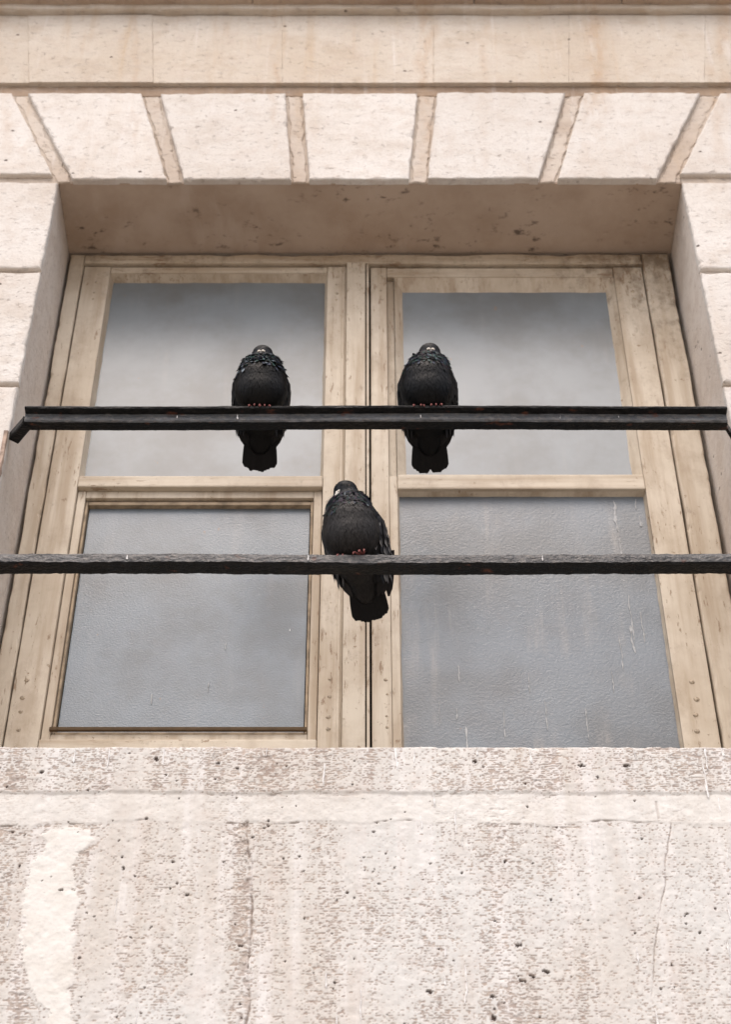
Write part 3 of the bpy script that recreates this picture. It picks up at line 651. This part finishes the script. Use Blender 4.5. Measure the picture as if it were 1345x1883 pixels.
def pigeon(loc, label, seed, pitch=-0.55, pale_n=0.05, droop=0.0, ruff=1.0, rz=0.0, head_yaw=0.0, head_dx=0.0, head_dz=0.0, tail='round', grey=0.0, lean=0.0, beak_pale=False, scale=1.0, foot_x=0.018, tail_dx=0.0):
    """local frame: looks along -y, feet at z = 0, the bar lies along x"""
    r = np.random.default_rng(seed)
    root = empty('pigeon', loc, label, 'pigeon', 'pigeons perched on the window guard', rz)
    root.scale = (scale*1.05, scale, scale)
    hc = np.array([lean*0.5+head_dx, -0.020, 0.170+head_dz])        # head centre
    hy = head_yaw; fwd = np.array([math.sin(hy), -math.cos(hy), pitch]); fwd /= np.linalg.norm(fwd)
    bm = bmesh.new()
    ico(bm, (0, 0.000, 0.078), (0.057, 0.056, 0.074), (-0.2, 0, 0))           # trunk
    ico(bm, (lean*.3, -0.014, 0.094), (0.053, 0.047, 0.056))                       # puffed breast
    ico(bm, (0, 0.045, 0.045), (0.047, 0.056, 0.038), (-0.75, 0, 0))           # rump
    ico(bm, (tail_dx*.4, 0.080, 0.012), (0.028, 0.045, 0.018), (-0.85, 0, 0))
    ico(bm, (lean*.6+head_dx*.5, -0.010, 0.132+head_dz*.4), (0.045, 0.040, 0.038))        # sunk neck
    ico(bm, (lean*.6+head_dx*.8, -0.014, 0.150+head_dz*.7), (0.030, 0.028, 0.026))
    ico(bm, tuple(hc), (0.0235, 0.0262, 0.0228), (0.3, 0, hy))
    ico(bm, tuple(hc + fwd*0.013 + np.array([0, 0, -.003])), (0.0145, 0.015, 0.0138), (0, 0, hy))
    me = bpy.data.meshes.new('tmp'); bm.to_mesh(me); bm.free(); tmp = bpy.data.objects.new('tmp', me); COL.objects.link(tmp)
    rm = tmp.modifiers.new('r', 'REMESH'); rm.mode = 'VOXEL'; rm.voxel_size = 0.0032
    sm = tmp.modifiers.new('s', 'SMOOTH'); sm.iterations = 34; sm.factor = 0.5
    dg = bpy.context.evaluated_depsgraph_get(); ev = tmp.evaluated_get(dg); bmesh_me = bpy.data.meshes.new_from_object(ev)
    bpy.data.objects.remove(tmp); bpy.data.meshes.remove(me)
    nv = len(bmesh_me.vertices); V = np.zeros(nv*3); bmesh_me.vertices.foreach_get('co', V); V = V.reshape(-1, 3)
    N = np.zeros(nv*3); bmesh_me.vertices.foreach_get('normal', N); N = N.reshape(-1, 3)
    belly = np.array([0.0036, 0.0034, 0.0033])*(1+8.0*grey) if grey or ruff == 1.0 else np.array([0.0030, 0.0034, 0.0041]); neckc = np.array([0.0028, 0.0045, 0.0080]); headc = np.array([0.0022, 0.0029, 0.0042])
    def colour(p):
        k = np.clip((p[2]-0.105)/0.03, 0, 1); h = 1 if np.linalg.norm(p-hc) < 0.024 else 0
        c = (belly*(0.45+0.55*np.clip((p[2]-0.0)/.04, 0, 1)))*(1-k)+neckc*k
        return headc if h else c
    body_c = np.array([colour(p) for p in V])
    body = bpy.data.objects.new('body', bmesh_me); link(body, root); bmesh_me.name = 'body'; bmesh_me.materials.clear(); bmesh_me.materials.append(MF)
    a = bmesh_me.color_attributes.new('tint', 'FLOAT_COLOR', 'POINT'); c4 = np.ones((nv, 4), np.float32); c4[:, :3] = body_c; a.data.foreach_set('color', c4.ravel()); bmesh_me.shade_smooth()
    # contour feathers: shingled small vanes all over, ruffled round the neck
    FV, FF, FC = [], [], []
    order = r.permutation(nv); grid = {}
    for i in order:
        p, n = V[i], N[i]
        onhead = np.linalg.norm(p-hc) < 0.0255 or np.dot(p-hc, fwd) > 0.016 and np.linalg.norm(p-hc) < 0.035
        neck = (not onhead) and p[2] > 0.112 + head_dz*.3 + r.normal(0, .010)
        sp = 0.0030 if onhead else (0.0038 if neck else 0.0034)
        key = tuple((p/sp).astype(int))
        if key in grid: continue
        grid[key] = 1
        flow = np.array([0.0, 0.42, -1.0]) + r.normal(0, 0.12, 3)
        if onhead: flow = -fwd*1.0 + np.array([0, 0.1, -0.55])
        d = flow - n*np.dot(flow, n)
        if np.linalg.norm(d) < 0.15: continue
        d /= np.linalg.norm(d)
        if onhead: L, W, lift = 0.0055, 0.0034, 0.06
        elif neck: L, W, lift = r.uniform(.011, .017), r.uniform(.0045, .007), r.uniform(0.06, 0.44)*ruff
        else: L, W, lift = r.uniform(.009, .014), r.uniform(.0028, .0050), r.uniform(0.02, 0.13)
        if neck and r.random() < 0.12*ruff: d = d + np.cross(d, n)*r.normal(0, .6); L *= 1.15; lift += .2
        dd = d + n*lift
        v, f = feather_vf(L, W, p - d*L*0.3 + n*0.0008, dd, n, 0.10, 3)
        c = colour(p)*r.uniform(0.75, 1.3)
        if neck:
            u = r.random()
            iri = 0.45 if grey else 1.0
            if u < 0.16: c = np.array([0.012, 0.045, 0.040])*r.uniform(.6, 1.5)*iri
            elif u < 0.34: c = np.array([0.020, 0.030, 0.058])*r.uniform(.6, 1.6)*iri
            elif u < 0.34+pale_n: c = np.array([0.17, 0.21, 0.24])*r.uniform(.5, 1.5)
            elif u < 0.50: c = np.array([0.026, 0.014, 0.028])
        b = len(FV); FV += v; FF += [[k+b for k in q] for q in f]
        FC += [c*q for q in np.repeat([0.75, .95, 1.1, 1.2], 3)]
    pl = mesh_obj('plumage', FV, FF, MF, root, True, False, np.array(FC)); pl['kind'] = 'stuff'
    # wings: folded shield of coverts, then the long flight feathers towards the tail
    for s in (-1, 1):
        sh = np.array([s*0.047+lean*.3, -0.028, 0.124]); tip = np.array([s*0.026, 0.104, 0.002]) + (np.array([0.016, -0.004, -0.030])*droop if s > 0 else 0); ax = tip-sh; Lw = np.linalg.norm(ax); ax /= Lw
        out = np.array([s*1.0, -0.10, 0.15]); out -= ax*np.dot(out, ax); out /= np.linalg.norm(out); up = np.cross(ax, out); up *= np.sign(up[2]) if abs(up[2]) > 1e-6 else 1
        nu, nw = 16, 10; WV, WF, WC = [], [], []
        def surf(u, v):
            hw = 0.041*(math.sin(math.pi*min(1, u*0.76+0.06))**0.8)*(1-0.30*u)
            dome = 0.021*(1-v*v*.8)*math.sin(math.pi*min(1, u*0.85+0.06))**0.7 + 0.0035*min(1, u*4) - 0.010*(1-min(1, u*4))
            wrap = -0.010*v*v
            return sh + ax*Lw*u*0.86 + up*(hw*v + 0.002*u) + out*(dome+wrap)
        for j in range(nw+1):
            for i in range(nu+1): WV.append(surf(i/nu, -1+2*j/nw)); WC.append(np.array([0.0080, 0.0080, 0.0090])*(1+1.2*grey))
        for j in range(nw):
            for i in range(nu): q = j*(nu+1)+i; WF.append([q, q+1, q+nu+2, q+nu+1])
        m0 = len(WV)                                                  # inner side, so that the shield has thickness
        for j in range(nw+1):
            for i in range(nu+1): WV.append(surf(i/nu, -1+2*j/nw) - out*0.006); WC.append(np.array([0.0070, 0.0070, 0.0075]))
        for j in range(nw):
            for i in range(nu): q = m0+j*(nu+1)+i; WF.append([q, q+nu+1, q+nu+2, q+1])
        for row in range(9):
            for k in range(11):
                u = 0.03 + row*0.10 + r.normal(0, .012); v = -0.80 + k*0.18 + (0.095 if row % 2 else 0) + r.normal(0, .03)
                if v > 1: continue
                p = surf(u, v); n = out + up*v*0.8; n /= np.linalg.norm(n)
                L = 0.017+0.012*row/8 + r.uniform(-.002, .003); W = 0.0105+r.uniform(-.001, .002)
                vv, ff = feather_vf(L, W, p + n*0.001, ax + n*r.uniform(.03, .16) - up*0.12, n, 0.08, 3)
                b = len(WV); WV += vv; WF += [[q+b for q in w_] for w_ in ff]
                c = np.array([0.014, 0.0145, 0.016])*r.uniform(.3, 2.0)*(1+0.8*grey)
                pale = grey > 0 and r.random() < 0.62
                for t in range(4):
                    for e in range(3):
                        cc = c.copy()
                        if pale and ((t in (2, 3) and e != 1) or (t == 1 and e == 0)): cc = np.array([0.26, 0.25, 0.24])*r.uniform(.5, 1.4)
                        WC.append(cc)
        wg = mesh_obj('wing', WV, WF, MF, root, True, False, np.array(WC))
        for k in range(6):
            v = -0.30+k*0.22; p = surf(0.62, v*.8) ; n = out
            tgt = tip + np.array([s*(-0.004+0.004*k), 0.012-0.012*abs(k-2), -0.012+0.010*k]) + r.normal(0, .002, 3)
            n = out*0.5 + np.array([0, -0.6, -0.6]); vv, ff = feather_vf(np.linalg.norm(tgt-p), 0.017, p + out*(0.002+0.0008*k), tgt-p, n, 0.05, 6, 0.3)
            c = np.array([0.0070, 0.0065, 0.0065])*r.uniform(.7, 1.5)*(1+grey)
            mesh_obj('flight_feather', vv, ff, MF, wg, True, False, np.array([c]*len(vv)))
    # tail: ten vanes in a narrow fan, seen from below
    tr = np.array([tail_dx*.5, 0.074, 0.018]); tip0 = np.array([tail_dx, 0.130, -0.052])
    td = tip0-tr; TL = np.linalg.norm(td); td /= TL; tn = np.array([0, -0.75, -0.62]); tn -= td*np.dot(tn, td); tn /= np.linalg.norm(tn); ts = np.cross(td, tn); ts *= np.sign(ts[0])
    tv, tf = [], []
    core = bmesh.new(); ico(core, tuple(tr+td*0.018), (0.019, 0.026, 0.006), (math.atan2(td[2], td[1]), 0, 0), 2); 
    tv = [np.array(v.co) for v in core.verts]; tf = [[v.index for v in f.verts] for f in core.faces]; core.free()
    tl = mesh_obj('tail', tv, tf, MF, root, True, False, np.array([[0.0070, 0.0070, 0.0075]]*len(tv)))
    nt_ = 11
    for k in range(nt_):
        q = (k-(nt_-1)/2)/((nt_-1)/2)                    # -1 .. 1
        L = TL*(1.0 - 0.10*q*q) + r.normal(0, .0012)
        if tail == 'notch': L = TL*(1.0 - 0.09*max(0, abs(q)-.55)/.45 - (0.10 if abs(q) < 0.15 else 0.0)) + r.normal(0, .0008)
        d = td + ts*q*0.105; p = tr + ts*q*0.0215 + tn*(-0.0030*abs(q)+0.0004*(k % 2))
        if tail == 'notch': d = d + ts*np.sign(q)*0.02
        vv, ff = feather_vf(L, 0.0205, p, d, tn, 0.03, 9, 0.25)
        c = np.array([0.0032, 0.0032, 0.0034])*r.uniform(.75, 1.35)
        mesh_obj('tail_feather', vv, ff, MF, tl, True, False, np.array([c]*len(vv)))
    # head details
    R = Matrix.Rotation(hy, 3, 'Z'); sd_ = np.array([math.cos(hy), math.sin(hy), 0])
    bb = hc + fwd*0.0225 + np.array([0, 0, -0.0035]); bd = fwd + np.array([0, 0, -0.75]); bd /= np.linalg.norm(bd)
    v, f = tube([bb-bd*.006, bb+bd*.005, bb+bd*.014, bb+bd*.0195, bb+bd*.021], [.0066, .0052, .0038, .0024, .0007], 10); bk = mesh_obj('beak', v, f, M_BEAKP if beak_pale else M_BEAK, root, True, False)
    bm = bmesh.new()
    for s in (-1, 1):
        cs = 0.72 if beak_pale else 1.0; c = bb + sd_*s*0.0042*cs + fwd*0.0035 + np.array([0, 0, 0.0022]); ico(bm, tuple(c), (0.0046*cs, 0.0056*cs, 0.0040*cs), (0.5, 0, hy), 2)
    cv = [np.array(x.co) for x in bm.verts]; cf = [[x.index for x in q.verts] for q in bm.faces]; bm.free()
    mesh_obj('cere', cv, cf, M_CERE, bk, True, False)
    for s in (-1, 1):
        bm = bmesh.new(); c = bb + sd_*s*0.0044 + fwd*0.0090 + np.array([0, 0, -0.0002]); ico(bm, tuple(c), (0.0011, 0.0011, 0.0009), (0, 0, 0), 1)
        cv = [np.array(x.co) for x in bm.verts]; cf = [[x.index for x in q.verts] for q in bm.faces]; bm.free(); mesh_obj('nostril', cv, cf, M_NOS, bk, True, False)
        bm = bmesh.new(); c = hc + sd_*s*0.0175 + fwd*0.0115 + np.array([0, 0, 0.0035]); ico(bm, tuple(c), (0.0036, 0.0036, 0.0036), (0, 0, 0), 2)
        cv = [np.array(x.co) for x in bm.verts]; cf = [[x.index for x in q.verts] for q in bm.faces]; bm.free(); mesh_obj('eye', cv, cf, M_EYE, root, True, False)
    # feet: shank hidden in the fluff, three toes forward over the bar's edge, one back
    for s in (-1, 1):
        parts = [tube([(s*foot_x, 0.0, 0.034), (s*foot_x, -0.002, 0.008), (s*foot_x, -0.004, 0.003)], [.0030, .0028, .0030])]
        for a in (-0.62+r.normal(0, .12), r.normal(0, .12), 0.62+r.normal(0, .12)):
            dx = math.sin(a); k = 0.86+0.1*math.cos(a)+r.uniform(-.06, .06)
            parts.append(tube([(s*foot_x, -0.003, 0.0045), (s*foot_x+dx*.011, -0.013*k, 0.0058), (s*foot_x+dx*.017, -0.0225*k, 0.0040), (s*foot_x+dx*.019, -0.0275*k, -0.0010), (s*foot_x+dx*.0195, -0.0288*k, -0.0065)], [.0024, .0023, .0021, .0018, .0007]))
        parts.append(tube([(s*foot_x, 0.0, 0.004), (s*foot_x, 0.012, 0.0045), (s*foot_x, 0.020, 0.001)], [.0026, .0022, .0008]))
        v, f = join(parts); mesh_obj('foot', v, f, M_FOOT, root, True, False)
    return root

pigeon((-0.248, YR, ZR), 'black pigeon with ruffled neck and rounded tail, on the top rail before left sash', 11, rz=0.03, head_yaw=-0.10, pale_n=0.14, head_dz=0.003, tail='round', foot_x=0.010)
pigeon((0.128, YR, ZR), 'black pigeon with notched tail, on the top rail before right sash', 22, rz=-0.05, head_yaw=0.12, ruff=0.6, head_dx=0.007, head_dz=0.003, scale=1.03, tail='notch', foot_x=0.017)
pigeon((-0.040, YR, ZB), 'dark grey pigeon with speckled wing and head turned aside, alone on the lower bar', 33, rz=-0.28, head_yaw=-0.48, pitch=-0.7, droop=0.45, pale_n=0.01, ruff=0.5, head_dx=-0.008, head_dz=0.010, tail='round', grey=0.7, beak_pale=True, scale=1.03, foot_x=0.022, tail_dx=0.004)
